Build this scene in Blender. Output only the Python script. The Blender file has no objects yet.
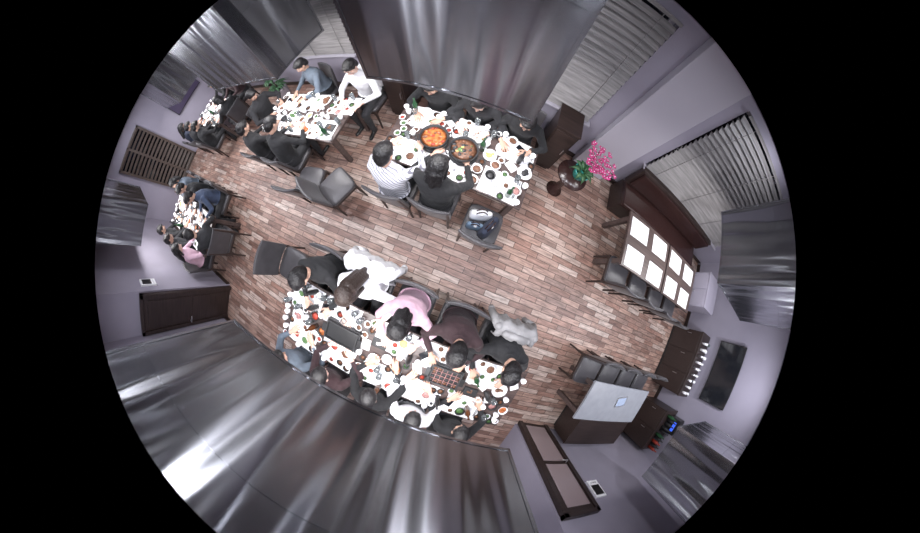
import bpy, math, random
import numpy as np
from mathutils import Matrix, Vector
rnd=random.Random(7)
V=Vector
# ------------------------------------------------------------------ materials
def mat(name,col,rough=.5,metal=0,bump=0,bscale=30,var=0,vscale=8,emit=None,estr=0,alpha=1,trans=0,coat=0,sheen=0):
    m=bpy.data.materials.new(name); m.use_nodes=True; nt=m.node_tree; b=nt.nodes['Principled BSDF']
    b.inputs['Base Color'].default_value=(*col,1); b.inputs['Roughness'].default_value=rough; b.inputs['Metallic'].default_value=metal
    if trans: b.inputs['Transmission Weight'].default_value=trans
    if coat: b.inputs['Coat Weight'].default_value=coat
    if sheen: b.inputs['Sheen Weight'].default_value=sheen
    if emit: b.inputs['Emission Color'].default_value=(*emit,1); b.inputs['Emission Strength'].default_value=estr
    if bump or var:
        tc=nt.nodes.new('ShaderNodeTexCoord')
    if bump:
        n=nt.nodes.new('ShaderNodeTexNoise'); n.inputs['Scale'].default_value=bscale; n.inputs['Detail'].default_value=3
        bp=nt.nodes.new('ShaderNodeBump'); bp.inputs['Strength'].default_value=bump; bp.inputs['Distance'].default_value=.02
        nt.links.new(tc.outputs['Object'],n.inputs['Vector']); nt.links.new(n.outputs['Fac'],bp.inputs['Height']); nt.links.new(bp.outputs['Normal'],b.inputs['Normal'])
    if var:
        n=nt.nodes.new('ShaderNodeTexNoise'); n.inputs['Scale'].default_value=vscale; n.inputs['Detail'].default_value=5
        r=nt.nodes.new('ShaderNodeValToRGB'); r.color_ramp.elements[0].position=.3; r.color_ramp.elements[1].position=.7
        r.color_ramp.elements[0].color=(*[max(0,c*(1-var)) for c in col],1); r.color_ramp.elements[1].color=(*[min(1,c*(1+var)) for c in col],1)
        nt.links.new(tc.outputs['Object'],n.inputs['Vector']); nt.links.new(n.outputs['Fac'],r.inputs[0]); nt.links.new(r.outputs[0],b.inputs['Base Color'])
    return m
def woodmat(name,c1,c2,rough=.4,axis=0,scale=6):
    m=bpy.data.materials.new(name); m.use_nodes=True; nt=m.node_tree; b=nt.nodes['Principled BSDF']
    tc=nt.nodes.new('ShaderNodeTexCoord'); mp=nt.nodes.new('ShaderNodeMapping'); s=[scale*6]*3; s[axis]=scale*.5; mp.inputs['Scale'].default_value=s
    n=nt.nodes.new('ShaderNodeTexNoise'); n.inputs['Detail'].default_value=6; n.inputs['Scale'].default_value=1
    r=nt.nodes.new('ShaderNodeValToRGB'); r.color_ramp.elements[0].position=.3; r.color_ramp.elements[1].position=.7
    r.color_ramp.elements[0].color=(*c1,1); r.color_ramp.elements[1].color=(*c2,1)
    nt.links.new(tc.outputs['Object'],mp.inputs[0]); nt.links.new(mp.outputs[0],n.inputs['Vector']); nt.links.new(n.outputs['Fac'],r.inputs[0]); nt.links.new(r.outputs[0],b.inputs['Base Color'])
    b.inputs['Roughness'].default_value=rough
    return m
def floormat():
    m=bpy.data.materials.new('brick_pattern_plank_floor'); m.use_nodes=True; nt=m.node_tree; b=nt.nodes['Principled BSDF']; L=nt.links.new
    tc=nt.nodes.new('ShaderNodeTexCoord'); br=nt.nodes.new('ShaderNodeTexBrick')
    br.inputs['Scale'].default_value=1; br.inputs['Brick Width'].default_value=.38; br.inputs['Row Height'].default_value=.085
    br.inputs['Mortar Size'].default_value=.0045; br.inputs['Mortar Smooth'].default_value=.3; br.offset=.37; br.squash=1
    br.inputs['Color1'].default_value=(0,0,0,1); br.inputs['Color2'].default_value=(1,1,1,1); br.inputs['Mortar'].default_value=(.5,.5,.5,1)
    L(tc.outputs['Object'],br.inputs['Vector'])
    cr=nt.nodes.new('ShaderNodeValToRGB'); e=cr.color_ramp.elements
    cols=[(0,(.19,.11,.088)),(.2,(.36,.21,.165)),(.35,(.27,.18,.15)),(.5,(.43,.28,.225)),(.65,(.29,.18,.145)),(.8,(.47,.34,.285)),(1,(.52,.42,.37))]
    e[0].position=0; e[0].color=(*cols[0][1],1); e[1].position=1; e[1].color=(*cols[-1][1],1)
    for p,c in cols[1:-1]:
        x=e.new(p); x.color=(*c,1)
    L(br.outputs['Color'],cr.inputs[0])
    mp=nt.nodes.new('ShaderNodeMapping'); mp.inputs['Scale'].default_value=(5,34,1); L(tc.outputs['Object'],mp.inputs[0])
    n=nt.nodes.new('ShaderNodeTexNoise'); n.inputs['Scale'].default_value=1; n.inputs['Detail'].default_value=7; n.inputs['Roughness'].default_value=.65; L(mp.outputs[0],n.inputs['Vector'])
    mr=nt.nodes.new('ShaderNodeMapRange'); mr.inputs['From Min'].default_value=.32; mr.inputs['From Max'].default_value=.68; mr.inputs['To Min'].default_value=.42; mr.inputs['To Max'].default_value=1.25; L(n.outputs['Fac'],mr.inputs[0])
    mx=nt.nodes.new('ShaderNodeMix'); mx.data_type='RGBA'; mx.blend_type='MULTIPLY'; mx.inputs[0].default_value=1
    L(cr.outputs[0],mx.inputs[6]); L(mr.outputs[0],mx.inputs[7])
    m2=nt.nodes.new('ShaderNodeMix'); m2.data_type='RGBA'; L(br.outputs['Fac'],m2.inputs[0]); L(mx.outputs[2],m2.inputs[6]); m2.inputs[7].default_value=(.06,.038,.032,1)
    L(m2.outputs[2],b.inputs['Base Color']); b.inputs['Roughness'].default_value=.42
    bp=nt.nodes.new('ShaderNodeBump'); bp.inputs['Strength'].default_value=.5; bp.inputs['Distance'].default_value=.003; bp.invert=True
    L(br.outputs['Fac'],bp.inputs['Height']); L(bp.outputs['Normal'],b.inputs['Normal'])
    return m
def steelmat(name='stainless_steel',base=.33,wave=.5):
    m=bpy.data.materials.new(name); m.use_nodes=True; nt=m.node_tree; b=nt.nodes['Principled BSDF']; L=nt.links.new
    b.inputs['Base Color'].default_value=(base*.98,base*1.0,base*1.06,1); b.inputs['Metallic'].default_value=1; b.inputs['Roughness'].default_value=.21
    b.inputs['Anisotropic'].default_value=1; b.inputs['Anisotropic Rotation'].default_value=.25
    tg=nt.nodes.new('ShaderNodeTangent'); tg.direction_type='RADIAL'; tg.axis='Z'; L(tg.outputs[0],b.inputs['Tangent'])
    tc=nt.nodes.new('ShaderNodeTexCoord')
    mp=nt.nodes.new('ShaderNodeMapping'); mp.inputs['Scale'].default_value=(6.5,6.5,.7); L(tc.outputs['Object'],mp.inputs[0])
    n=nt.nodes.new('ShaderNodeTexNoise'); n.inputs['Scale'].default_value=1; n.inputs['Detail'].default_value=.5; L(mp.outputs[0],n.inputs['Vector'])
    bp=nt.nodes.new('ShaderNodeBump'); bp.inputs['Strength'].default_value=wave; bp.inputs['Distance'].default_value=.05; L(n.outputs['Fac'],bp.inputs['Height'])
    L(bp.outputs['Normal'],b.inputs['Normal'])
    return m
M_floor=floormat(); M_steel=steelmat()
M_wall=mat('lavender_grey_plaster',(.30,.28,.345),.7,bump=.08,bscale=60,var=.05,vscale=2)
M_frame=mat('window_frame_paint',(.42,.40,.46),.5)
M_ceil=mat('ceiling_paint',(.28,.28,.31),.8)
M_trim=woodmat('dark_wood_trim',(.018,.011,.010),(.038,.024,.021))
M_tabw=woodmat('walnut_table',(.05,.036,.034),(.10,.07,.064),.35)
M_chairw=woodmat('dark_chair_wood',(.02,.013,.012),(.04,.026,.022),.4,axis=2)
M_chairf=mat('charcoal_leatherette',(.045,.042,.047),.40,bump=.1,bscale=80,var=.15)
M_chairf.node_tree.nodes['Principled BSDF'].inputs['Sheen Weight'].default_value=.1
M_white=mat('white_paper',(.88,.88,.9),.7)
M_porc=mat('white_porcelain',(.82,.82,.84),.18)
M_black=mat('black_plastic',(.012,.012,.013),.35)
M_iron=mat('cast_iron',(.02,.02,.022),.45,bump=.2,bscale=60)
M_glassc=mat('drinking_glass',(.8,.85,.88),.05,trans=.9)
M_slat=woodmat('blind_slat_wood',(.14,.132,.135),(.29,.275,.275),.5,axis=0,scale=5)
M_slatd=woodmat('dark_louver',(.05,.035,.03),(.11,.08,.065))
M_night=mat('night_window_glass',(.01,.012,.018),.05)
M_led=mat('led_diffuser',(1,1,1),.5,emit=(.95,.97,1),estr=6)
M_red=mat('red_food',(.30,.035,.02),.4,bump=.4,bscale=60,var=.4,vscale=40)
M_org=mat('orange_broth',(.36,.11,.035),.2,var=.6,vscale=25,bump=.3,bscale=30)
M_brn=mat('brown_food',(.12,.05,.025),.4,bump=.5,bscale=50,var=.5,vscale=40)
M_grn=mat('green_vegetable',(.06,.13,.04),.5,bump=.5,bscale=50,var=.5,vscale=50)
M_yel=mat('yellow_food',(.45,.33,.12),.5,bump=.4,bscale=50,var=.3,vscale=30)
M_pork=mat('pink_meat',(.30,.15,.14),.5,var=.4,vscale=40)
M_beer=mat('green_bottle_glass',(.02,.07,.03),.08)
M_amber=mat('amber_bottle_glass',(.09,.03,.01),.08)
M_phone=mat('phone_glass',(.01,.01,.012),.08,emit=(.3,.4,.6),estr=.012)
M_pink=mat('pink_orchid',(.48,.05,.19),.5,var=.3,vscale=40)
M_leaf=mat('leaf_green',(.03,.09,.035),.5,var=.3,vscale=20)
M_teal=mat('teal_glaze',(.03,.20,.17),.25)
M_stand=mat('dark_lacquer',(.03,.014,.013),.25)
M_cord=mat('aluminium',(.6,.6,.62),.35,1)
M_blue=mat('blue_display',(.02,.04,.3),.3,emit=(.05,.15,1),estr=1)
M_screen=mat('dim_blue_grey_screen',(.30,.36,.48),.3)
M_purple=mat('violet_screen',(.04,.03,.06),.3,emit=(.3,.22,.5),estr=.05)
M_inox=mat('brushed_counter_steel',(.5,.5,.54),.3,1,bump=.05,bscale=60)
M_gtop=mat('grey_stone_top',(.24,.25,.28),.3,var=.08)
M_beige=mat('frosted_beige_panel',(.30,.235,.24),.3)
SK=[mat('skin_a',(.55,.34,.26),.5,var=.06),mat('skin_b',(.45,.28,.21),.5,var=.06),mat('skin_c',(.60,.40,.33),.5,var=.06)]
M_lip=mat('lips',(.40,.16,.13),.4); M_eyew=mat('eye_white',(.6,.6,.6),.2); M_iris=mat('iris_dark',(.02,.012,.01),.1)
M_hair=mat('black_hair',(.008,.007,.008),.38,bump=.6,bscale=70); M_hairb=mat('brown_hair',(.03,.018,.014),.38,bump=.6,bscale=70)
def cloth(n,c,v=.15): return mat(n,c,.85,bump=.8,bscale=14,var=v,vscale=9,sheen=.05)
C=dict(black=cloth('black_cloth',(.009,.009,.011)),white=cloth('white_cloth',(.66,.66,.69),.06),pink=cloth('pink_cloth',(.55,.36,.44),.05),
 maroon=cloth('maroon_cloth',(.028,.012,.015)),grey=cloth('grey_blue_cloth',(.10,.125,.16)),navy=cloth('navy_cloth',(.015,.02,.04)),brown=cloth('brown_cloth',(.05,.03,.025)),
 denim=cloth('denim_cloth',(.03,.045,.085)),cream=cloth('silver_grey_cloth',(.24,.235,.24)),char=cloth('charcoal_cloth',(.016,.016,.019)),blue=cloth('light_blue_cloth',(.12,.18,.26)))
def stripemat():
    m=bpy.data.materials.new('striped_cloth'); m.use_nodes=True; nt=m.node_tree; b=nt.nodes['Principled BSDF']; L=nt.links.new
    tc=nt.nodes.new('ShaderNodeTexCoord'); w=nt.nodes.new('ShaderNodeTexWave'); w.bands_direction='DIAGONAL'; w.inputs['Scale'].default_value=11; w.inputs['Distortion'].default_value=2
    r=nt.nodes.new('ShaderNodeValToRGB'); r.color_ramp.elements[0].position=.78; r.color_ramp.elements[0].color=(.55,.55,.6,1); r.color_ramp.elements[1].position=.86; r.color_ramp.elements[1].color=(.16,.16,.2,1)
    L(tc.outputs['Object'],w.inputs[0]); L(w.outputs['Fac'],r.inputs[0]); L(r.outputs[0],b.inputs['Base Color']); b.inputs['Roughness'].default_value=.85
    return m
C['stripe']=stripemat()
# ------------------------------------------------------------------ mesh builder
class MB:
    def __init__(s): s.V=[];s.F=[];s.I=[];s.S=[];s.m=[];s.M=Matrix.Identity(4)
    def mi(s,m):
        if m not in s.m: s.m.append(m)
        return s.m.index(m)
    def add(s,vs,fs,m,sm=False):
        o=len(s.V); i=s.mi(m)
        for v in vs: s.V.append(tuple(s.M@V(v)))
        for f in fs: s.F.append([a+o for a in f]); s.I.append(i); s.S.append(sm)
    def box(s,c,d,m,rot=None):
        vs=[V((x*d[0]/2,y*d[1]/2,z*d[2]/2)) for x in(-1,1) for y in(-1,1) for z in(-1,1)]
        if rot is not None: vs=[rot@v for v in vs]
        vs=[v+V(c) for v in vs]
        s.add(vs,[(0,1,3,2),(4,6,7,5),(0,4,5,1),(2,3,7,6),(0,2,6,4),(1,5,7,3)],m)
    def loft(s,rings,m,sm=True,cap=True):
        n=len(rings[0]); vs=[p for r in rings for p in r]; fs=[]
        for k in range(len(rings)-1):
            for j in range(n):
                a=k*n+j;b=k*n+(j+1)%n; fs.append((a,b,b+n,a+n))
        if cap: fs.append(tuple(range(n-1,-1,-1))); fs.append(tuple((len(rings)-1)*n+j for j in range(n)))
        s.add(vs,fs,m,sm)
    def lathe(s,prof,c,m,seg=20,sm=True):
        s.loft([[V(c)+V((r*math.cos(2*math.pi*j/seg),r*math.sin(2*math.pi*j/seg),z)) for j in range(seg)] for r,z in prof],m,sm)
    def cone(s,a,b,ra,rb,m,seg=12,sm=True):
        a=V(a);b=V(b);d=(b-a).normalized(); u=d.orthogonal().normalized(); w=d.cross(u)
        s.loft([[p+u*r*math.cos(2*math.pi*j/seg)+w*r*math.sin(2*math.pi*j/seg) for j in range(seg)] for p,r in((a,ra),(b,rb))],m,sm)
    def ell(s,c,r,m,seg=16,ring=10,rot=None):
        rings=[]
        for k in range(ring+1):
            t=math.pi*k/ring; t=min(max(t,.06),math.pi-.06)
            R=[]
            for j in range(seg):
                f=2*math.pi*j/seg; p=V((r[0]*math.sin(t)*math.cos(f),r[1]*math.sin(t)*math.sin(f),-r[2]*math.cos(t)))
                if rot is not None: p=rot@p
                R.append(V(c)+p)
            rings.append(R)
        s.loft(rings,m,True)
    def cap(s,a,b,ra,rb,m=None):
        s.cone(a,b,ra,rb,m,14); s.ell(a,(ra,)*3,m,14,8); s.ell(b,(rb,)*3,m,14,8)
    def mesh(s,name):
        me=bpy.data.meshes.new(name); me.from_pydata(s.V,[],s.F)
        for m in s.m: me.materials.append(m)
        me.polygons.foreach_set('material_index',s.I); me.polygons.foreach_set('use_smooth',s.S); me.update()
        return me
def link(name,me,loc=(0,0,0),rz=0,parent=None):
    o=bpy.data.objects.new(name,me); bpy.context.collection.objects.link(o); o.location=loc; o.rotation_euler=(0,0,rz)
    if parent: o.parent=parent
    return o
def bake(mb,name,bevel=0,seg=2):
    me=mb.mesh(name)
    if not bevel: return me
    o=bpy.data.objects.new('tmp',me); bpy.context.collection.objects.link(o)
    b=o.modifiers.new('b','BEVEL'); b.width=bevel; b.segments=seg; b.limit_method='ANGLE'; b.angle_limit=.7
    dg=bpy.context.evaluated_depsgraph_get(); r=bpy.data.meshes.new_from_object(o.evaluated_get(dg)); r.name=name
    bpy.data.objects.remove(o); return r
def remesh(mb,vox,sm=4,fac=.5):
    me=mb.mesh('tmp'); o=bpy.data.objects.new('tmp',me); bpy.context.collection.objects.link(o)
    r=o.modifiers.new('r','REMESH'); r.mode='VOXEL'; r.voxel_size=vox; r.use_smooth_shade=True
    if sm: s=o.modifiers.new('s','SMOOTH'); s.iterations=sm; s.factor=fac
    dg=bpy.context.evaluated_depsgraph_get(); e=bpy.data.meshes.new_from_object(o.evaluated_get(dg))
    n=len(e.vertices); vs=np.empty(n*3); e.vertices.foreach_get('co',vs); vs=vs.reshape(-1,3)
    fs=[tuple(p.vertices) for p in e.polygons]
    bpy.data.objects.remove(o); bpy.data.meshes.remove(e); return vs,fs
# ------------------------------------------------------------------ room shell   (X east, Y north, camera at X0 Y0 Z3)
XW,XE,YN,YS,YR,H=-8.5,5.8,2.5,-2.0,-2.75,3.12
def simple(name,c,d,m,bevel=0):
    mb=MB(); mb.box(c,d,m); return link(name,bake(mb,name,bevel))
simple('floor',((XW+XE)/2,-.1,-.05),(XE-XW+.6,6,.1),M_floor)
simple('ceiling',((XW+XE)/2,-.1,H+.05),(XE-XW+.6,6,.1),M_ceil)
wins=[(-7.6,-5.6,.9,2.85),(-4.9,-2.5,.9,2.85),(-1.4,1.0,.9,2.85),(2.12,4.9,.9,2.85)]
def wall_with_openings(name,axis,pos,a0,a1,openings,th=.2,out=1):
    mb=MB()
    def bx(p0,p1,z0,z1):
        if p1-p0<.001 or z1-z0<.001: return
        c=((p0+p1)/2,pos+out*th/2,(z0+z1)/2); d=(p1-p0,th,z1-z0)
        if axis=='y': c=(pos+out*th/2,(p0+p1)/2,(z0+z1)/2); d=(th,p1-p0,z1-z0)
        mb.box(c,d,M_wall)
    cur=a0
    for (x0,x1,z0,z1) in openings:
        bx(cur,x0,0,H); bx(x0,x1,0,z0); bx(x0,x1,z1,H); cur=x1
    bx(cur,a1,0,H)
    return link(name,mb.mesh(name))
wall_with_openings('wall_north','x',YN,XW-.2,XE+.2,wins)
wall_with_openings('wall_west','y',XW,YS-.2,YN,[],out=-1)
wall_with_openings('wall_east','y',XE,YS-.2,YN,[])
wall_with_openings('wall_south_west','x',YS,XW,-3.9,[],out=-1)
wall_with_openings('wall_south_east','x',YS,2.1,XE,[],out=-1)
wall_with_openings('wall_alcove_west','y',-3.9,YR,YS-.2,[],out=-1)
wall_with_openings('wall_alcove_east','y',2.1,YR,YS-.2,[],out=1)
wall_with_openings('wall_alcove_south','x',YR,-4.1,2.3,[],out=-1)
for nm,c,d in [('baseboard_north',((XW+XE)/2,YN-.01,.05),(XE-XW,.02,.1)),('baseboard_east',(XE-.01,.25,.05),(.02,4.4,.1)),('baseboard_south_west',(-6.2,YS+.01,.05),(4.6,.02,.1)),('baseboard_alcove',(-.9,YR+.01,.05),(5.9,.02,.1))]:
    simple(nm,c,d,M_trim)
simple('wall_pier',(1.56,YN-.06,H/2),(.62,.12,H),M_frame,.01)
k=0
for (x0,x1,z0,z1) in wins:
    k+=1; mb=MB(); w=x1-x0; cx=(x0+x1)/2
    mb.box((cx,YN+.17,(z0+z1)/2),(w,.012,z1-z0),M_night)
    for xx in (x0+.03,cx,x1-.03): mb.box((xx,YN+.16,(z0+z1)/2),(.06,.06,z1-z0),M_frame)
    for zz in (z0+.03,z1-.03): mb.box((cx,YN+.16,zz),(w,.06,.06),M_frame)
    mb.box((cx,YN+.0,z0+.005),(w+.06,.22,.03),M_frame)
    link('window_%d'%k,bake(mb,'window',.004))
    mb=MB(); z=z0+.07; R=Matrix.Rotation(math.radians(60),3,'X')
    while z<z1-.08:
        mb.box((cx,YN-.03,z),(w-.03,.095,.006),M_slat,R); z+=.092
    mb.box((cx,YN-.03,z1-.02),(w-.02,.07,.05),M_slat); mb.box((cx,YN-.03,z0+.025),(w-.03,.04,.02),M_slat)
    for t in(.08,.36,.64,.92): mb.cone((x0+w*t,YN-.07,z0+.03),(x0+w*t,YN-.07,z1-.03),.004,.004,M_slat,6)
    link('window_blind',mb.mesh('blind'))
mb=MB(); z=.12; R=Matrix.Rotation(math.radians(40),3,'Y')
for yy in(-.92,-.325,.27): mb.box((.06,yy,1.3),(.07,.06,2.6),M_slatd)
for zz in(.03,2.57): mb.box((.06,-.325,zz),(.07,1.25,.06),M_slatd)
while z<2.55: mb.box((.06,-.325,z),(.10,1.2,.012),M_slatd,R); z+=.15
mb.box((.01,-.325,1.3),(.01,1.25,2.6),M_night)
link('louvered_shutter',mb.mesh('shutter'),(XW+.005,0,0))
def door(name,c,rz,w,h,panel,mid=True):
    mb=MB(); f=.07
    for s in(-1,1): mb.box((s*(w/2-f/2),0,h/2),(f,.08,h),M_trim)
    mb.box((0,0,h-f/2),(w,.08,f),M_trim)
    mb.box((0,0,h/2-f/2),(w-2*f,.04,h-f-.02),M_trim)
    for (a,b) in((.10,.98),(1.06,h-.16)):
        mb.box((0,.024,(a+b)/2),(w-2*f-.08,.012,b-a),panel)
    mb.cone((w/2-f-.03,.02,1.02),(w/2-f-.03,.08,1.02),.01,.01,M_cord); mb.cone((w/2-f-.03,.08,1.02),(w/2-f-.15,.08,1.02),.009,.009,M_cord)
    return link(name,bake(mb,name,.004),c,rz)
door('door_1',(-3.855,-2.375,0),-math.pi/2,.70,2.15,M_trim)
door('door_2',(2.44,-1.955,0),0,.62,2.04,M_beige)
# ------------------------------------------------------------------ lights
def tube(x,y,w=.35,d=.16,e=38):
    mb=MB(); mb.box((0,0,0),(w,d,.03),M_ceil); mb.box((0,0,-.018),(w-.03,d-.03,.006),M_led)
    o=link('ceiling_downlight',mb.mesh('downlight'),(x,y,H-.016))
    l=bpy.data.lights.new('lamp','AREA'); l.shape='RECTANGLE'; l.size=w-.04; l.size_y=d-.04; l.energy=e; l.color=(.91,.92,1)
    lo=bpy.data.objects.new('lamp',l); bpy.context.collection.objects.link(lo); lo.parent=o; lo.location=(0,0,-.03)
for x in(-7.2,-5.8,-4.2,-2.6,-1.0,.5,2.0,3.5,4.9): tube(x,0,.10,.3,34)
for x,e in((-7,12),(-4.6,12),(-.2,8),(2.9,9)): tube(x,2.0,.3,.12,e)
for x in(-2.4,.3): tube(x,-2.35,.3,.12,14)
def hood(x0,x1,y0,y1,z0=2.0,e=30):
    mb=MB(); cx=(x0+x1)/2; cy=(y0+y1)/2; w=x1-x0; d=y1-y0; t=.012; h=H-z0
    mb.box((0,-d/2+t/2,h/2),(w,t,h),M_steel); mb.box((0,d/2-t/2,h/2),(w,t,h),M_steel)
    mb.box((-w/2+t/2,0,h/2),(t,d-2*t,h),M_steel); mb.box((w/2-t/2,0,h/2),(t,d-2*t,h),M_steel)
    zs=H-.37-z0
    for zz,tt in((zs,.008),(.012,.02)):
        for s in(-1,1):
            mb.box((0,s*(d/2+.002),zz),(w+.008,.006,tt),M_steel); mb.box((s*(w/2+.002),0,zz),(.006,d,tt),M_steel)
    for sx in(-1,1):
        for sy in(-1,1): mb.box((sx*(w/2-.006),sy*(d/2-.006),h/2),(.02,.02,h),M_steel)
    mb.box((0,0,.14),(w-2*t,d-2*t,.01),M_inox)
    n=int(w/.06)
    for i in range(n): mb.box((-w/2+.04+i*.06,0,.125),(.03,d-.1,.012),M_inox,Matrix.Rotation(.5,3,'Y'))
    for s in(-1,1): mb.box((0,s*(d/2-.07),.115),(w-.2,.04,.02),M_led)
    o=link('exhaust_hood',mb.mesh('hood'),(cx,cy,z0))
    l=bpy.data.lights.new('hood_lamp','AREA'); l.shape='RECTANGLE'; l.size=w-.2; l.size_y=d*.5; l.energy=e*w; l.color=(1,.98,.98)
    lo=bpy.data.objects.new('hood_lamp',l); bpy.context.collection.objects.link(lo); lo.parent=o; lo.location=(0,0,.10)
    return o
hood(-1.175,.774,-1.55,-.875); hood(-.918,.135,.91,1.62,e=40)
hood(-3.4,-1.9,.91,1.6); hood(-7.4,-5.6,.91,1.6); hood(-6.3,-4.6,-1.55,-.875); hood(2.55,4.1,.88,1.7,e=20); hood(3.08,4.4,-1.4,-.65,e=5)
# ------------------------------------------------------------------ furniture
def chair_mesh():
    mb=MB(); w=.44
    for sx in(-1,1):
        mb.cone((sx*.19,.19,.42),(sx*.2,.2,0),.022,.015,M_chairw,8,False)
        mb.cone((sx*.19,-.19,.44),(sx*.2,-.22,0),.022,.015,M_chairw,8,False)
        mb.cone((sx*.20,-.2,.42),(sx*.20,-.25,.93),.02,.016,M_chairw,8,False)
    mb.box((0,0,.4),(.42,.42,.05),M_chairw)
    rings=[]
    for s,zz in((.96,.425),(1,.44),(1,.465),(.93,.485),(.6,.495),(.2,.5)):
        rr=[]
        for j in range(32):
            a=2*math.pi*j/32; c,q=math.cos(a),math.sin(a); k=(abs(c)**6+abs(q)**6)**(-1/6)
            rr.append(V((c*k*.22*s,q*k*.22*s,zz)))
        rings.append(rr)
    mb.loft(rings,M_chairf)
    def pt(u,z,off):
        y=-.19-(z-.48)*.11-.035*(1-(u*2)**2)*1.0+off; return V((u*w,y,z))
    cols=9; prof=[(.50,-.018),(.50,.018),(.56,.026),(.72,.03),(.88,.026),(.955,.016),(.965,0),(.955,-.016),(.88,-.02),(.72,-.02),(.56,-.02)]
    rings=[]
    for i in range(cols):
        u=-.5+i/(cols-1); sh=1 if 0<i<cols-1 else .6
        rings.append([pt(u*(1 if 0<i<cols-1 else 1.02),z,o*sh) for z,o in prof])
    mb.loft(rings,M_chairf)
    return bake(mb,'chair_mesh',.004)
ME_chair=chair_mesh()
def chair(x,y,face,fwd=0):
    a=math.radians(face)
    return link('dining_chair',ME_chair,(x-math.sin(a)*fwd,y+math.cos(a)*fwd,0),a)
def table(x0,x1,y0,y1,top=None,z=.75):
    mb=MB(); w=x1-x0; d=y1-y0; top=top or M_tabw
    mb.box((0,0,z-.02),(w,d,.04),top); mb.box((0,0,z-.08),(w-.12,d-.12,.08),M_tabw)
    for sx in(-1,1):
        for sy in(-1,1): mb.box((sx*(w/2-.08),sy*(d/2-.08),(z-.04)/2),(.07,.07,z-.04),M_tabw)
    if w>2: 
        for sy in(-1,1): mb.box((0,sy*(d/2-.08),(z-.04)/2),(.07,.07,z-.04),M_tabw)
    return link('dining_table',bake(mb,'table',.005),((x0+x1)/2,(y0+y1)/2,0))
T=dict(A=(-1.62,1.34,-1.6,-.77),B=(-1.22,.5,.86,1.7),C=(-3.6,-1.92,.88,1.65),D=(-7.5,-5.65,.9,1.7),E=(-6.3,-3.95,-1.48,-.72),F1=(2.05,3.13,.88,1.68),F2=(3.17,4.3,.88,1.68),G=(2.45,4.05,-1.28,-.65))
for kx in T: table(*T[kx],top=M_gtop if kx=='G' else None)
def food(mb,x,y,z,r,m,n=5):
    for i in range(n):
        a=rnd.random()*6.28; q=rnd.random()*r*.6; s=r*(.25+.25*rnd.random())
        mb.ell((x+q*math.cos(a),y+q*math.sin(a),z+s*.25),(s,s*.8,s*.45),m,8,5)
foods=[M_red,M_org,M_brn,M_brn,M_brn,M_iron,M_grn,M_yel,M_pork,M_white]
def setting(t,blocked,n,mats=True,seed=1,seats=None,far=True):
    r=random.Random(seed); x0,x1,y0,y1=T[t]; z=.751
    P=MB();B=MB();G=MB();N=MB();S=MB()
    used=[(b[0],b[1],b[2]) for b in blocked]
    if mats and seats:
        for (sx,side) in seats:
            yy=(y0+.17) if side<0 else (y1-.17)
            N.box((sx,yy,z+.0015),(.44,.31,.003),M_white,Matrix.Rotation(r.uniform(-.08,.08),3,'Z'))
    kinds=['p']*6+['b']*4+['c']*3+['s']*5+['g']+['n']*3+['t']+['ph']
    tries=0;cnt=0
    while cnt<n and tries<n*40:
        tries+=1; k=r.choice(kinds); R={'p':r.uniform(.07,.11),'b':.062,'c':.035,'s':.042,'g':.034,'n':.07,'ph':.08,'t':.1}[k]
        x=r.uniform(x0+R,x1-R); y=r.uniform(y0+R,y1-R)
        if any((x-u)**2+(y-v)**2<(R+q)**2*.93 for u,v,q in used): continue
        used.append((x,y,R)); cnt+=1; zz=z+.004
        if k=='p':
            P.lathe([(R*.55,0),(R*.6,.004),(R,.02),(R*.98,.024),(R*.62,.009),(.001,.008)],(x,y,zz),M_porc,22)
            food(P,x,y,zz+.012,R*r.uniform(.6,1),r.choice(foods),6)
        elif k=='b':
            bm=r.choice([M_porc,M_porc,M_iron])
            P.lathe([(.03,0),(.035,.004),(.06,.045),(.058,.047),(.035,.012),(.001,.01)],(x,y,zz),bm,18)
            P.lathe([(.05,.03),(.02,.034),(.001,.035)],(x,y,zz),r.choice(foods),12)
        elif k=='t':
            P.box((x,y,zz+.006),(.17,.11,.012),M_black); P.box((x,y,zz+.013),(.15,.09,.004),M_iron); food(P,x,y,zz+.014,.05,r.choice(foods),4)
        elif k=='s':
            P.lathe([(.025,0),(.042,.014),(.04,.016),(.025,.006),(.001,.006)],(x,y,zz),r.choice([M_porc,M_porc,M_iron]),14)
            P.lathe([(.03,.009),(.001,.011)],(x,y,zz),r.choice([M_red,M_brn,M_grn]),10)
        elif k=='c':
            B.lathe([(.024,0),(.033,.07),(.031,.07),(.022,.006),(.001,.006)],(x,y,zz),M_porc,14)
        elif k=='g':
            if r.random()<.7: G.lathe([(.026,0),(.033,.12),(.031,.12),(.024,.008),(.001,.008)],(x,y,zz),M_glassc,14)
            else: G.lathe([(.03,0),(.032,.13),(.027,.16),(.013,.19),(.012,.24),(.014,.245),(.001,.246)],(x,y,zz),r.choice([M_beer,M_amber,M_iron]),14)
        elif k=='n':
            N.box((x,y,zz+.002),(.13,.1,.006),M_white,Matrix.Rotation(r.random()*3,3,'Z'))
        elif k=='ph':
            N.box((x,y,zz+.004),(.07,.145,.008),M_phone,Matrix.Rotation(r.random()*3,3,'Z'))
    for (sx,side) in (seats or []):
        yy=(y0+.2) if side<0 else (y1-.2)
        for q in(0,.012):
            S.cone((sx+.17+q,yy-.12,z+.012),(sx+.18+q*2,yy+.12,z+.012),.0035,.002,M_trim,6)
    for nm,mb in(('dinner_plates_with_food',P),('porcelain_cups',B),('glasses_and_bottles',G),('paper_placemats',N),('chopsticks',S)):
        if mb.V: link(nm,mb.mesh(nm))
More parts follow.
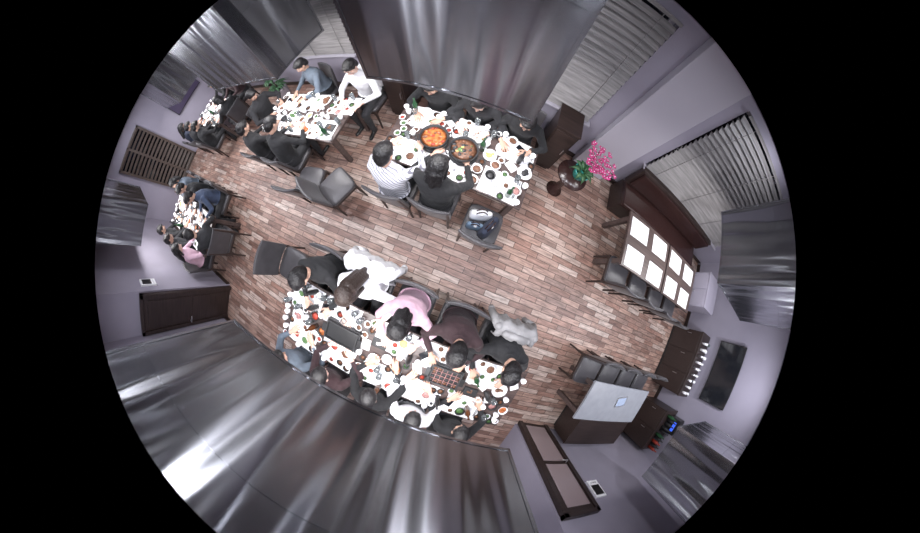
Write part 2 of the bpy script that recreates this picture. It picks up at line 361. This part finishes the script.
def hotpot(x,y,soup,r=.155,bits=(M_red,M_grn)):
    mb=MB(); z=.752
    mb.lathe([(r*.7,0),(r*1.05,.004),(r*1.05,.035),(r*.9,.04),(.001,.04)],(0,0,0),M_iron,28)
    mb.lathe([(r*.75,.04),(r*.95,.07),(r,.125),(r*1.04,.13),(r*1.02,.135),(r*.96,.128),(r*.9,.1),(.001,.1)],(0,0,0),M_iron,32)
    mb.lathe([(r*.93,.105),(r*.6,.112),(.001,.113)],(0,0,0),soup,28)
    q=random.Random(int(x*100)+5)
    for i in range(26):
        a=q.random()*6.28; d=q.random()**.5*r*.8; s=q.uniform(.012,.03)
        mb.ell((d*math.cos(a),d*math.sin(a),.113),(s,s*.7,s*.45),q.choice([*bits,soup]),8,5)
    for s in(-1,1):
        mb.cone((s*r*1.0,-.035,.12),(s*(r+.04),-.03,.125),.007,.007,M_iron,8); mb.cone((s*r*1.0,.035,.12),(s*(r+.04),.03,.125),.007,.007,M_iron,8); mb.cone((s*(r+.04),-.03,.125),(s*(r+.04),.03,.125),.008,.008,M_iron,8)
    link('hotpot',mb.mesh('hotpot'),(x,y,z),q.random())
hotpot(-.66,1.25,M_org,.155,(M_red,M_brn)); hotpot(-.30,1.22,M_brn,.155,(M_grn,M_iron,M_iron,M_yel))
def grill(x,y,grid,w=.40,d=.24):
    mb=MB()
    mb.box((0,0,.035),(w+.04,d+.04,.07),M_iron); 
    for s in(-1,1):
        mb.box((s*(w/2),0,.085),(.015,d+.02,.03),M_iron); mb.box((0,s*(d/2),.085),(w,.015,.03),M_iron)
        mb.box((s*(w/2+.035),0,.08),(.05,.1,.015),M_black)
    mb.box((0,0,.073),(w-.01,d-.01,.006),M_black)
    if grid:
        for i in range(1,6): mb.box((-w/2+i*w/6,0,.085),(.006,d,.01),M_pork)
        for i in range(1,4): mb.box((0,-d/2+i*d/4,.085),(w,.006,.01),M_pork)
        for i in range(6):
            for j in range(4):
                if rnd.random()<.45: mb.ell((-w/2+(i+.5)*w/6,-d/2+(j+.5)*d/4,.08),(.02,.016,.012),rnd.choice([M_iron,M_pork,M_brn]),8,5)
    link('tabletop_grill',bake(mb,'grill',.003),(x,y,.752))
grill(-.77,-1.13,False,.38,.2); grill(.44,-1.09,True,.32,.2)
seatsA=[(x,1) for x in(-1.35,-.85,-.2,.36,.9)]+[(x,-1) for x in(-1.3,-.78,-.22,.28,.8)]
setting('A',[(-.87,-1.13,.12),(-.67,-1.13,.12),(-.77,-1.13,.14),(.34,-1.09,.12),(.54,-1.09,.12),(.44,-1.09,.14)],170,True,3,seatsA)
seatsB=[(x,1) for x in(-.86,-.3,.25)]+[(x,-1) for x in(-.86,-.36,.2)]
setting('B',[(-.66,1.25,.19),(-.30,1.22,.19)],90,True,4,seatsB)
setting('C',[],80,True,5,[(-3.2,1),(-2.7,1),(-2.1,1),(-3.3,-1),(-2.8,-1),(-2.2,-1)])
setting('D',[],70,True,6,[(-7,1),(-6.3,1),(-6,-1),(-6.8,-1)])
setting('E',[],90,True,8,[(-4.5,1),(-5.2,1),(-5.8,1),(-4.4,-1),(-5,-1),(-5.7,-1)])
for (x,y) in((2.3,1.05),(2.85,1.05),(2.3,1.48),(2.85,1.48),(3.42,1.05),(3.98,1.05),(3.42,1.48),(3.98,1.48)):
    mb=MB(); mb.box((0,0,.002),(.40,.28,.003),M_white); mb.box((0,.0,.006),(.22,.16,.004),M_white)
    link('paper_placemat',mb.mesh('placemat'),(x,y,.752),rnd.uniform(-.04,.04))
# ------------------------------------------------------------------ PEOPLE
def head_templates():
    mb=MB(); m=SK[0]
    mb.ell((0,-.005,.045),(.074,.092,.078),m,20,14); mb.ell((0,.022,-.03),(.062,.068,.078),m,20,14); mb.ell((0,.052,-.085),(.028,.026,.022),m,12,8)
    mb.cap((0,.083,.010),(0,.098,-.022),.008,.012,m); 
    for s in(-1,1):
        mb.ell((s*.077,-.002,-.008),(.010,.02,.032),m,12,8); mb.ell((s*.035,.062,-.02),(.025,.022,.02),m,12,8); mb.ell((s*.03,.077,.028),(.025,.012,.008),m,12,8)
    mb.cap((0,-.005,-.05),(0,-.005,-.10),.046,.046,m)
    face=remesh(mb,.006,3)
    ex=MB()
    for s in(-1,1):
        ex.ell((s*.031,.0795,.006),(.0125,.007,.006),M_eyew,12,8); ex.ell((s*.031,.0845,.006),(.0058,.004,.0055),M_iris,10,6)
        ex.cap((s*.02,.089,.026),(s*.045,.080,.028),.003,.0022,M_hair)
    ex.ell((0,.086,-.052),(.021,.007,.004),M_lip,12,6); ex.ell((0,.084,-.059),(.017,.007,.005),M_lip,12,6)
    hs={}
    for st in('short','long','bob','bun'):
        h=MB(); h.ell((0,-.014,.060),(.088,.102,.080),m,20,14); h.ell((0,-.047,.01),(.082,.070,.088),m,20,14)
        if st=='short':
            h.ell((0,.06,.085),(.06,.035,.03),m,14,8); h.ell((0,-.06,-.04),(.055,.045,.05),m,14,8)
            for s in(-1,1): h.ell((s*.072,.01,.03),(.012,.03,.035),m,10,6)
        if st in('long','bob'):
            L=.30 if st=='long' else .14
            for s in(-1,1): h.cap((s*.072,.0,.04),(s*.075,-.005,-L*.4-.03),.026,.02,m); h.cap((s*.045,-.07,0),(s*.05,-.075,-L*.8),.04,.03,m)
            h.cap((0,-.08,0),(0,-.085,-L),.055,.035,m); h.ell((.02,.055,.08),(.06,.035,.03),m,14,8)
        if st=='bun': h.ell((0,-.10,.085),(.042,.042,.038),m,14,8); h.ell((0,.05,.085),(.06,.035,.03),m,14,8)
        vs,fs=remesh(h,.009,3)
        a=np.arctan2(vs[:,0],vs[:,1]+.02); g=1+.012*np.sin(a*34)+.01*np.sin(a*13+vs[:,2]*40)
        vs[:,0]*=g; vs[:,1]*=g
        hs[st]=(vs,fs)
    return face,ex,hs
def hand_template():
    mb=MB(); m=SK[0]
    rings=[]
    for y,w,t in((-.01,.022,.019),(.01,.026,.018),(.035,.037,.016),(.065,.042,.014),(.09,.038,.011)):
        rings.append([V((w*math.cos(a),y,t*math.sin(a))) for a in [2*math.pi*j/16 for j in range(16)]])
    mb.loft(rings,m)
    for x,L,c in((-.03,.072,.35),(-.010,.080,.3),(.011,.075,.38),(.030,.060,.45)):
        p=V((x,.088,.0)); ang=c*.5
        for q,r0,r1 in((.45,.0088,.0082),(.32,.0082,.0075),(.23,.0075,.0065)):
            n=p+V((x*.25*q*L/.03*.4,math.cos(ang)*L*q,-math.sin(ang)*L*q)); mb.cap(p,n,r0,r1,m); p=n; ang+=c
    p=V((-.026,.022,-.004))
    for dx,dy,dz,r0,r1 in((-.03,.03,-.008,.014,.0105),(-.012,.028,-.008,.0105,.0095),(-.002,.022,-.006,.0095,.0075)):
        n=p+V((dx,dy,dz)); mb.cap(p,n,r0,r1,m); p=n
    return remesh(mb,.0048,2)
FACE,FEX,HAIR=head_templates(); HAND=hand_template()
HANDL=(HAND[0]*np.array([-1,1,1]),[tuple(reversed(f)) for f in HAND[1]])
FEXv=np.array(FEX.V)
def npm(M): return np.array(M)
def xf(M,vs): A=npm(M); return vs@A[:3,:3].T+A[:3,3]
def person(name,x,y,face,lean=.15,hp=.35,hy=0.,roll=0.,hands=None,top='black',pants='char',hair=None,style='short',skin=0,short=False,twist=0.,sc=1.0):
    hair=hair or M_hair; body=MB(); m=SK[0]; segs=[]
    pts=[];p=V((0,0,.56)); N=24; st=.64/N
    for i in range(N+1):
        t=i*st; ang=lean*(.5+min(t,.5)/.5*.9); pts.append((p.copy(),ang)); p=p+V((0,math.sin(ang),math.cos(ang)))*st
    def sp(t): i=min(max(int(round(t/st)),0),N); return pts[i]
    def ring(t,rx,ry,dy=0):
        c,ang=sp(max(t,0)); 
        if t<0: c=c+V((0,0,t))
        n=V((0,math.cos(ang),-math.sin(ang)))
        tw=Matrix.Rotation(twist*min(max(t,0)/.5,1),3,'Z')
        return [c+n*dy+tw@(V((rx*math.cos(a),0,0))+n*ry*math.sin(a)) for a in [2*math.pi*j/24 for j in range(24)]]
    body.loft([ring(-.10,.15,.11),ring(-.05,.185,.145),ring(.02,.19,.15),ring(.12,.17,.13),ring(.2,.17,.128),ring(.32,.188,.135),ring(.42,.205,.125),ring(.475,.185,.10),ring(.51,.12,.08),ring(.55,.062,.06)],m)
    segs.append((sp(.0)[0],sp(.48)[0],.15,.13,0))
    segs.append((V((0,0,.44)),V((0,0,.54)),.16,.15,1))
    tw=Matrix.Rotation(twist,3,'Z')
    nk,na=sp(.54); hang=na*.5+hp*.5; hc=sp(.6)[0]+V((0,math.sin(hang),math.cos(hang)))*.115
    body.cap(sp(.5)[0],hc+V((0,-.01,-.05)),.054,.048,m); segs.append((sp(.575)[0],hc,.05,.05,2))
    HM=Matrix.Translation(hc)@Matrix.Rotation(hy+twist,4,'Z')@Matrix.Rotation(-hp-na*.4,4,'X')@Matrix.Rotation(roll,4,'Y')
    for s in(-1,1):
        hip=V((s*.09,0,.54)); kn=V((s*.13,.41,.52)); an=V((s*.12,.36+.04*s*rnd.uniform(-1,1),.10)); 
        body.cap(hip,kn,.09,.064,m); body.cap(kn,an,.06,.044,m); segs.append((hip,kn,.088,.062,1)); segs.append((kn,an,.058,.042,1))
        toe=an+V((s*.02,.16,-.055)); heel=an+V((0,-.03,-.055))
        body.cap(heel,toe,.04,.035,m); body.cap(an,heel,.04,.04,m); segs.append((heel,toe,.045,.04,3))
    hm=[]
    hands=hands or [(-.17,.40,.80),(.17,.40,.80)]
    for s,tg in zip((-1,1),hands):
        S=sp(.445)[0]+tw@V((s*.178,0,0)); Tg=V(tg); L1,L2=.275,.245
        d=Tg-S; 
        if d.length>L1+L2-.01: d=d.normalized()*(L1+L2-.01)
        W=S+d; dl=d.length; a=(L1*L1-L2*L2+dl*dl)/(2*dl); h=math.sqrt(max(L1*L1-a*a,0)); pole=V((s*.9,-.35,-.55)); dn=d.normalized(); pole=(pole-dn*pole.dot(dn)).normalized()
        E=S+dn*a+pole*h
        body.ell(S,(.062,.062,.062),m,14,8)
        body.cap(S,E,.058,.047,m); body.cap(E,W,.046,.031,m)
        segs.append((S,E,.056,.044,0)); mid=E+(W-E)*(.05 if short else .86)
        segs.append((E,mid,.044,.032,0)); segs.append((mid+(W-E)*.02,W,.03,.029,2))
        f=(W-E).normalized(); f=(f+V((0,.25,-.0))).normalized()
        if f.z<-.45: f=V((f.x,f.y,-.3)).normalized()
        X=f.cross(V((0,0,1))).normalized(); Z=X.cross(f)
        hm.append((s,Matrix(((X.x,f.x,Z.x,W.x),(X.y,f.y,Z.y,W.y),(X.z,f.z,Z.z,W.z),(0,0,0,1)))))
    bv,bf=remesh(body,.0155,5,.5)
    fc=np.array([bv[list(f)].mean(0) for f in bf])
    best=np.full(len(fc),9.); lab=np.zeros(len(fc),int); who=np.zeros(len(fc),int)
    for si,(a,b,ra,rb,l) in enumerate(segs):
        a=np.array(a);b=np.array(b);ab=b-a; t=np.clip(((fc-a)@ab)/(ab@ab),0,1); dd=np.linalg.norm(fc-(a+t[:,None]*ab),axis=1)-(ra+(rb-ra)*t)
        k=dd<best; best[k]=dd[k]; lab[k]=l; who[k]=si
    arm=(lab==0)&(who>1); core=(~arm)&((lab==0)|(lab==1))
    lab[core]=np.where(fc[core][:,2]>.635,0,1)
    c3=np.sin(bv[:,0]*38+np.sin(bv[:,2]*23)*2)*np.sin(bv[:,2]*31+bv[:,1]*27); bv=bv*(1+0.0035*c3[:,None])
    mats=[C[top],C[pants],SK[skin],M_black,hair,M_eyew,M_iris,M_lip,M_hair]
    VV=[bv];FF=list(bf);II=list(lab); off=len(bv)
    def app(vs,fs,idx):
        nonlocal off
        VV.append(vs); FF.extend([tuple(i+off for i in f) for f in fs]); II.extend(idx if isinstance(idx,list) else [idx]*len(fs)); off+=len(vs)
    cm=MB(); 
    for t,rx,ry,rr in((.545,.066,.064,.012),(.09,.186,.146,.010)):
        c,ang=sp(t); n=V((0,math.cos(ang),-math.sin(ang))); ax=V((0,math.sin(ang),math.cos(ang))); rings=[]
        for j in range(25):
            a=2*math.pi*j/24; o=V((math.cos(a)*rx,0,0))+n*ry*math.sin(a); e=o.normalized(); rings.append([c+o+e*rr*math.cos(b)+ax*rr*math.sin(b) for b in [2*math.pi*q/8 for q in range(8)]])
        cm.loft(rings,m,True,False)
    app(np.array(cm.V),cm.F,0)
    app(xf(HM,FACE[0]),FACE[1],2)
    app(xf(HM,FEXv),FEX.F,[{M_eyew:5,M_iris:6,M_lip:7,M_hair:8}[FEX.m[i]] for i in FEX.I])
    app(xf(HM,HAIR[style][0]),HAIR[style][1],4)
    for s,Mh in hm:
        h=HAND if s>0 else HANDL; app(xf(Mh,h[0]),h[1],2)
    me=bpy.data.meshes.new(name); me.from_pydata(np.concatenate(VV).tolist(),[],FF)
    for mm in mats: me.materials.append(mm)
    me.polygons.foreach_set('material_index',[int(i) for i in II]); me.polygons.foreach_set('use_smooth',[True]*len(FF)); me.update()
    o=link(name,me,(x,y,0),math.radians(face)); o.scale=(sc,)*3
    return o
W='seated_woman'; Mn='seated_man'
def sit(n,x,y,face,**k):
    person(n,x,y,face,**k); chair(x,y,face,.07)
def coat(x,y,face,m,fwd=0,seed=0,w=.46,front=.3,back=.42):
    q=random.Random(seed); mb=MB(); nu,ns=17,21; ph=q.random()*6
    L=front+back+.1; outer=[];inner=[]
    for i in range(ns):
        s=-front-.05+L*i/(ns-1)
        row=[];row2=[]
        for j in range(nu):
            u=-.5+j/(nu-1); xx=u*(w+.06*abs(s)); wob=.014*math.sin(u*19+ph+s*5)+.008*math.sin(u*37+s*11)
            zt=1.0-.03*abs(u)*2
            if s<-.05: yy=-.16; z=zt+(s+.05); wv=wob+ (.03*abs(s+.05)); p=V((xx,yy+wv+.01,z))
            elif s>.05: z=zt-(s-.05); p=V((xx,-.305-.05*(s-.05)+wob-.012,z))
            else:
                t=(s+.05)/.1; p=V((xx,-.15-.155*t+wob*.5,zt+.03*math.sin(t*math.pi)))
            row.append(p); row2.append(p+V((0,-.012 if s<0 else .012,-.008)))
        outer.append(row);inner.append(row2)
    rings=[o+i[::-1] for o,i in zip(outer,inner)]
    mb.loft(rings,m)
    for s in(-1,1):
        a=V((s*w*.46,-.24,.97)); b=V((s*(w*.52+.03),-.33,.72)); c=V((s*(w*.50),-.34,.50)); mb.cap(a,b,.045,.04,m); mb.cap(b,c,.04,.034,m)
    mb.cap((-.12,-.20,1.02),(.12,-.20,1.02),.035,.035,m)
    a=math.radians(face); return link('draped_coat',mb.mesh('coat'),(x-math.sin(a)*fwd,y+math.cos(a)*fwd,0),a)
# table A north side (facing south)
sit(Mn,-1.2,-.50,180,lean=.12,hp=.5,top='black',style='short',hands=[(-.2,.42,.82),(.12,.44,.82)])
sit(W,-.68,-.44,180,lean=.10,hp=.4,top='white',style='long',hair=M_hairb,skin=2,hands=[(-.30,.30,.86),(.12,.45,.82)])
sit(W,-.17,-.47,180,lean=.2,hp=.5,top='pink',style='bob',skin=2,hands=[(-.2,.42,.82),(.16,.46,.82)],sc=.97)
sit(Mn,.36,-.47,180,lean=.2,hp=.5,top='maroon',style='short',skin=1,hands=[(-.2,.42,.82),(.16,.42,.82)])
sit(Mn,.88,-.48,180,lean=.2,hp=.55,top='black',style='short',skin=1,hands=[(-.2,.42,.82),(.2,.42,.82)])
chair(-1.93,-.78,-90)
coat(-.68,-.44,180,C['white'],.09,1,.5); coat(.88,-.48,180,C['cream'],.09,2,.44,.1,.3)
# table A south side
sit(Mn,-1.27,-1.86,0,lean=.35,hp=.5,top='grey',style='short')
sit(W,-.75,-1.86,0,lean=.5,hp=.5,top='maroon',style='short',skin=2,hands=[(-.12,.55,.80),(.17,.5,.80)])
sit(Mn,-.21,-1.86,0,lean=.55,hp=.5,top='black',skin=1,hands=[(-.17,.55,.80),(.15,.6,.80)])
sit(W,.27,-1.86,0,lean=.5,hp=.4,top='white',style='short',skin=0,hands=[(-.2,.55,.80),(.1,.5,.80)])
sit(Mn,.78,-1.86,0,lean=.5,hp=.4,top='black',skin=1,hands=[(-.17,.5,.80),(.2,.5,.80)])
# table B
sit(W,-.88,.60,0,lean=.12,hp=.35,top='stripe',pants='char',style='short',hands=[(-.2,.42,.82),(.14,.46,.82)])
sit(Mn,-.38,.64,0,lean=.12,hp=.35,top='black',style='bob',hands=[(-.2,.40,.82),(.17,.44,.82)])
chair(.2,.60,0)
sit(Mn,-.86,1.96,180,lean=.4,hp=.3,top='black',skin=1)
sit(W,-.32,1.96,180,lean=.45,hp=.3,top='char',style='long',skin=2)
sit(Mn,.2,1.96,180,lean=.45,hp=.3,top='black',skin=1)
def handbag(x,y,z,m,rz=0,s=1):
    mb=MB(); rings=[]
    for zz,w,d in((0,.15,.06),(.02,.165,.075),(.12,.16,.065),(.2,.14,.035),(.215,.135,.02)):
        rr=[]
        for j in range(24):
            a=2*math.pi*j/24; c,q=math.cos(a),math.sin(a); k=(abs(c)**4+abs(q)**4)**(-.25); rr.append(V((c*k*w*s,q*k*d*s,zz*s)))
        rings.append(rr)
    mb.loft(rings,m)
    for sy in(-1,1):
        P=[V((-.08*s+.16*s*t/8,sy*.02*s,.2*s+.12*s*math.sin(math.pi*t/8))) for t in range(9)]
        for a,b in zip(P,P[1:]): mb.cone(a,b,.007,.007,M_stand,6)
    mb.box((0,-.03*s,.195*s),(.03,.02,.03),M_cord)
    link('handbag',mb.mesh('handbag'),(x,y,z),rz)
handbag(.14,.68,.502,C['white'],.3,.8); handbag(.27,.58,.502,C['navy'],1.2,.9); handbag(.12,.54,.502,C['blue'],.2,.6)
# table C
sit(W,-1.98,1.93,180,lean=.2,hp=.3,top='white',style='short',skin=2)
sit(Mn,-2.95,1.96,160,lean=.15,hp=.3,top='grey',skin=1)
sit(Mn,-2.7,.58,0,lean=.3,hp=.5,top='black',skin=1)
sit(Mn,-3.35,.58,0,lean=.15,hp=.3,top='black',skin=1)
chair(-1.72,.42,-25); chair(-2.2,.36,8)
sit(Mn,-3.95,1.3,-90,lean=.2,hp=.4,top='char',skin=1)
coat(-1.98,1.93,180,C['white'],.09,7)
# table D
sit(Mn,-5.9,.58,0,top='black',skin=1); sit(Mn,-6.6,.58,10,top='char',skin=1); sit(W,-7.3,.55,0,top='navy',style='long')
sit(Mn,-6.0,2.0,180,top='maroon',skin=1); sit(Mn,-6.8,2.0,180,top='black',skin=1)
sit(W,-5.25,1.3,90,top='black',style='bob')
# table E
sit(Mn,-4.35,-.42,180,top='denim',skin=1,lean=.2); sit(Mn,-5.0,-.42,180,top='black',skin=1); sit(W,-5.7,-.42,180,top='grey',style='bob')
sit(W,-4.35,-1.66,0,top='pink',style='long',skin=2,lean=.25); sit(Mn,-5.0,-1.66,0,top='char',skin=1,lean=.2); sit(Mn,-5.7,-1.66,0,top='black',skin=1)
sit(Mn,-3.70,-1.05,90,top='char',skin=1,lean=.15)
for x in(2.3,2.85,3.42,3.98): chair(x,.84,0)
for x in(2.45,2.95,3.45,3.95): chair(x+.03,-.60,180)
# ------------------------------------------------------------------ other furniture
def cabinet(name,x0,x1,y0,y1,z,m,doors=3,front=-1,axis='x'):
    mb=MB(); w=x1-x0; d=y1-y0
    mb.box((0,0,z/2+.03),(w-.02,d-.02,z-.08),m); mb.box((0,0,z-.015),(w,d,.03),m); mb.box((0,0,.03),(w-.06,d-.06,.06),M_black)
    for i in range(doors):
        if axis=='x':
            ww=(w-.04)/doors; cx=-w/2+.02+ww*(i+.5); mb.box((cx,front*(d/2-.005),z/2+.02),(ww-.02,.02,z-.16),m); mb.box((cx+ww*.35,front*(d/2+.015),z*.6),(.012,.015,.12),M_cord)
        else:
            ww=(d-.04)/doors; cy=-d/2+.02+ww*(i+.5); mb.box((front*(w/2-.005),cy,z/2+.02),(.02,ww-.02,z-.16),m); mb.box((front*(w/2+.015),cy+ww*.35,z*.6),(.015,.012,.12),M_cord)
    return link(name,bake(mb,name,.004),((x0+x1)/2,(y0+y1)/2,0))
cabinet('wooden_sideboard',-1.75,-1.42,1.95,2.44,.95,M_trim,1)
cabinet('wooden_sideboard',.55,.88,1.95,2.40,1.05,M_trim,1)
cabinet('white_cabinet',4.6,5.2,1.1,1.8,1.0,M_wall,2,-1,'y')
cabinet('drinks_counter',5.15,5.75,-.6,.75,.92,M_trim,3,-1,'y')
cabinet('beverage_counter',5.05,5.75,-1.9,-.95,.9,M_trim,2,-1,'y')
cabinet('low_storage_bench',2.85,4.3,-1.92,-1.40,.55,M_trim,3,1)
mb=MB(); mb.box((0,0,.2),(2.5,.5,.36),M_trim); mb.box((0,-.02,.42),(2.48,.48,.1),M_stand); mb.box((0,.22,.68),(2.5,.1,.5),M_trim,Matrix.Rotation(-.08,3,'X')); mb.box((0,.15,.7),(2.4,.06,.36),M_stand,Matrix.Rotation(-.08,3,'X'))
link('banquette_bench',bake(mb,'bench',.015),(3.35,2.16,0))
mb=MB()
for i in range(9):
    for j in range(3):
        r_=rnd.uniform(.024,.034); hh=rnd.uniform(.09,.17)
        mb.lathe([(r_*.85,0),(r_,hh),(r_*.93,hh),(r_*.8,.01),(.001,.01)],(5.28+j*.12+rnd.uniform(-.01,.01),-.50+i*.13,.922),rnd.choice([M_porc,M_porc,M_glassc,M_cord]),12)
link('stacked_cups',mb.mesh('cups'))
mb=MB()
for i in range(10):
    x=5.15+rnd.random()*.22; y=-1.82+i*.085; mb.lathe([(.035,0),(.037,.16),(.014,.22),(.013,.27),(.001,.272)],(x,y,.902),rnd.choice([M_beer,M_amber,M_red,M_iron,M_iron,M_porc]),12)
link('condiment_bottles',mb.mesh('condiments'))
mb=MB(); mb.box((0,0,.16),(.3,.34,.32),M_black); mb.box((-.152,0,.22),(.006,.2,.08),M_blue); mb.cone((-.16,0,.08),(-.2,0,.08),.015,.01,M_cord); mb.box((0,0,.33),(.26,.3,.02),M_black)
link('water_dispenser',bake(mb,'dispenser',.008),(5.55,-1.22,.902))
mb=MB(); mb.box((0,0,.006),(.24,.17,.012),M_cord); mb.box((0,0,.0125),(.21,.14,.002),M_screen)
link('ordering_tablet',bake(mb,'tablet',.003),(3.3,-.9,.752),.2)
def tv(x,y,z,w,h,face,scr):
    mb=MB(); mb.box((0,0,0),(w,.04,h),M_black); mb.box((0,.022,.008),(w-.03,.004,h-.045),scr); mb.box((0,-.04,0),(.3,.05,.2),M_black)
    link('wall_television',bake(mb,'tv',.004),(x,y,z),math.radians(face))
tv(5.735,.12,1.62,1.25,.74,90,M_phone)
tv(-8.435,1.6,1.6,1.1,.65,-90,M_purple)
def ctrl(x,y,z,face,s=1):
    mb=MB(); mb.box((0,0,0),(.14*s,.03,.22*s),M_white); mb.box((0,.017,.02*s),(.11*s,.004,.13*s),M_black)
    for i in(-1,0,1): mb.cone((i*.03*s,.014,-.075*s),(i*.03*s,.021,-.075*s),.008*s,.008*s,M_cord,10)
    link('wall_thermostat',bake(mb,'ctrl',.003),(x,y,z),math.radians(face))
ctrl(3.0,-1.985,1.6,0,1.6); ctrl(-4.15,-1.985,1.9,0,1.5)
# orchid + stand
mb=MB(); mb.lathe([(.12,0),(.13,.02),(.06,.05),(.045,.3),(.06,.5),(.20,.56),(.22,.58),(.22,.61),(.001,.61)],(0,0,0),M_stand,28)
link('pedestal_stand',mb.mesh('stand'),(1.06,1.72,0))
mb=MB(); mb.lathe([(.07,0),(.085,.02),(.12,.14),(.125,.17),(.112,.17),(.1,.13),(.001,.13)],(0,0,0),M_teal,24)
q=random.Random(3)
def leaves(mb,n,z0,L,up,m,w0=.035):
    for i in range(n):
        a=i*2.4; rr=[]
        for t in range(9):
            s=t/8; r=.03+L*s; z=z0+up*s-up*1.1*s*s; w=w0*math.sin(math.pi*min(s+.1,1))+.002
            c=V((r*math.cos(a),r*math.sin(a),z)); u=V((-math.sin(a),math.cos(a),0)); rr.append([c-u*w,c+V((0,0,.006)),c+u*w,c-V((0,0,.004))])
        mb.loft(rr,m)
leaves(mb,9,.14,.16,.2,M_leaf)
for i in range(6):
    a=-.9+i*.6; pts=[V((.02*math.cos(a),.02*math.sin(a),.13))]
    for t in range(1,9):
        s=t/8; pts.append(V(((.02+.22*s*s)*math.cos(a),(.02+.20*s*s)*math.sin(a),.13+.55*s-.16*s*s)))
    for u,w in zip(pts,pts[1:]): mb.cone(u,w,.004,.004,M_leaf,6)
    for t in range(3,9):
        for r_ in range(2):
            c=pts[t]+V((q.uniform(-.03,.03),q.uniform(-.03,.03),q.uniform(-.01,.02)))
            for k_ in range(5):
                b=k_*1.256+q.random(); mb.ell(c+V((.018*math.cos(b),.018*math.sin(b),0)),(.017,.012,.004),M_pink,8,5,Matrix.Rotation(b,3,'Z'))
            mb.ell(c+V((0,0,.006)),(.006,.006,.006),M_white,6,5)
link('potted_orchid',mb.mesh('orchid'),(1.12,1.74,.61))
mb=MB(); mb.lathe([(.13,0),(.15,.02),(.18,.3),(.19,.32),(.17,.32),(.15,.27),(.001,.27)],(0,0,0),M_frame,24); mb.cone((0,0,.25),(0,0,.6),.02,.012,M_trim)
leaves(mb,14,.35,.28,.35,M_leaf,.05); leaves(mb,12,.6,.22,.35,M_leaf,.045)
link('potted_shrub',mb.mesh('shrub'),(-4.75,2.15,0))
# camera
cam=bpy.data.cameras.new('camera'); co=bpy.data.objects.new('camera',cam); bpy.context.collection.objects.link(co)
bpy.context.scene.camera=co; co.location=(0,0,3.0); co.rotation_euler=(0,0,math.radians(22.5))
cam.type='PANO'; cam.panorama_type='FISHEYE_LENS_POLYNOMIAL'; cam.fisheye_fov=math.pi
cam.fisheye_polynomial_k0=0; cam.fisheye_polynomial_k1=-1.5708/(351/920*36); cam.fisheye_polynomial_k2=0; cam.fisheye_polynomial_k3=0; cam.fisheye_polynomial_k4=0
cam.sensor_width=36; cam.sensor_fit='HORIZONTAL'; cam.shift_x=14/920; cam.clip_start=.01
w=bpy.data.worlds.new('world'); bpy.context.scene.world=w; w.use_nodes=True; w.node_tree.nodes['Background'].inputs[0].default_value=(.01,.012,.02,1)
sc=bpy.context.scene; sc.view_settings.view_transform='Standard'; sc.view_settings.look='None'; sc.view_settings.exposure=0
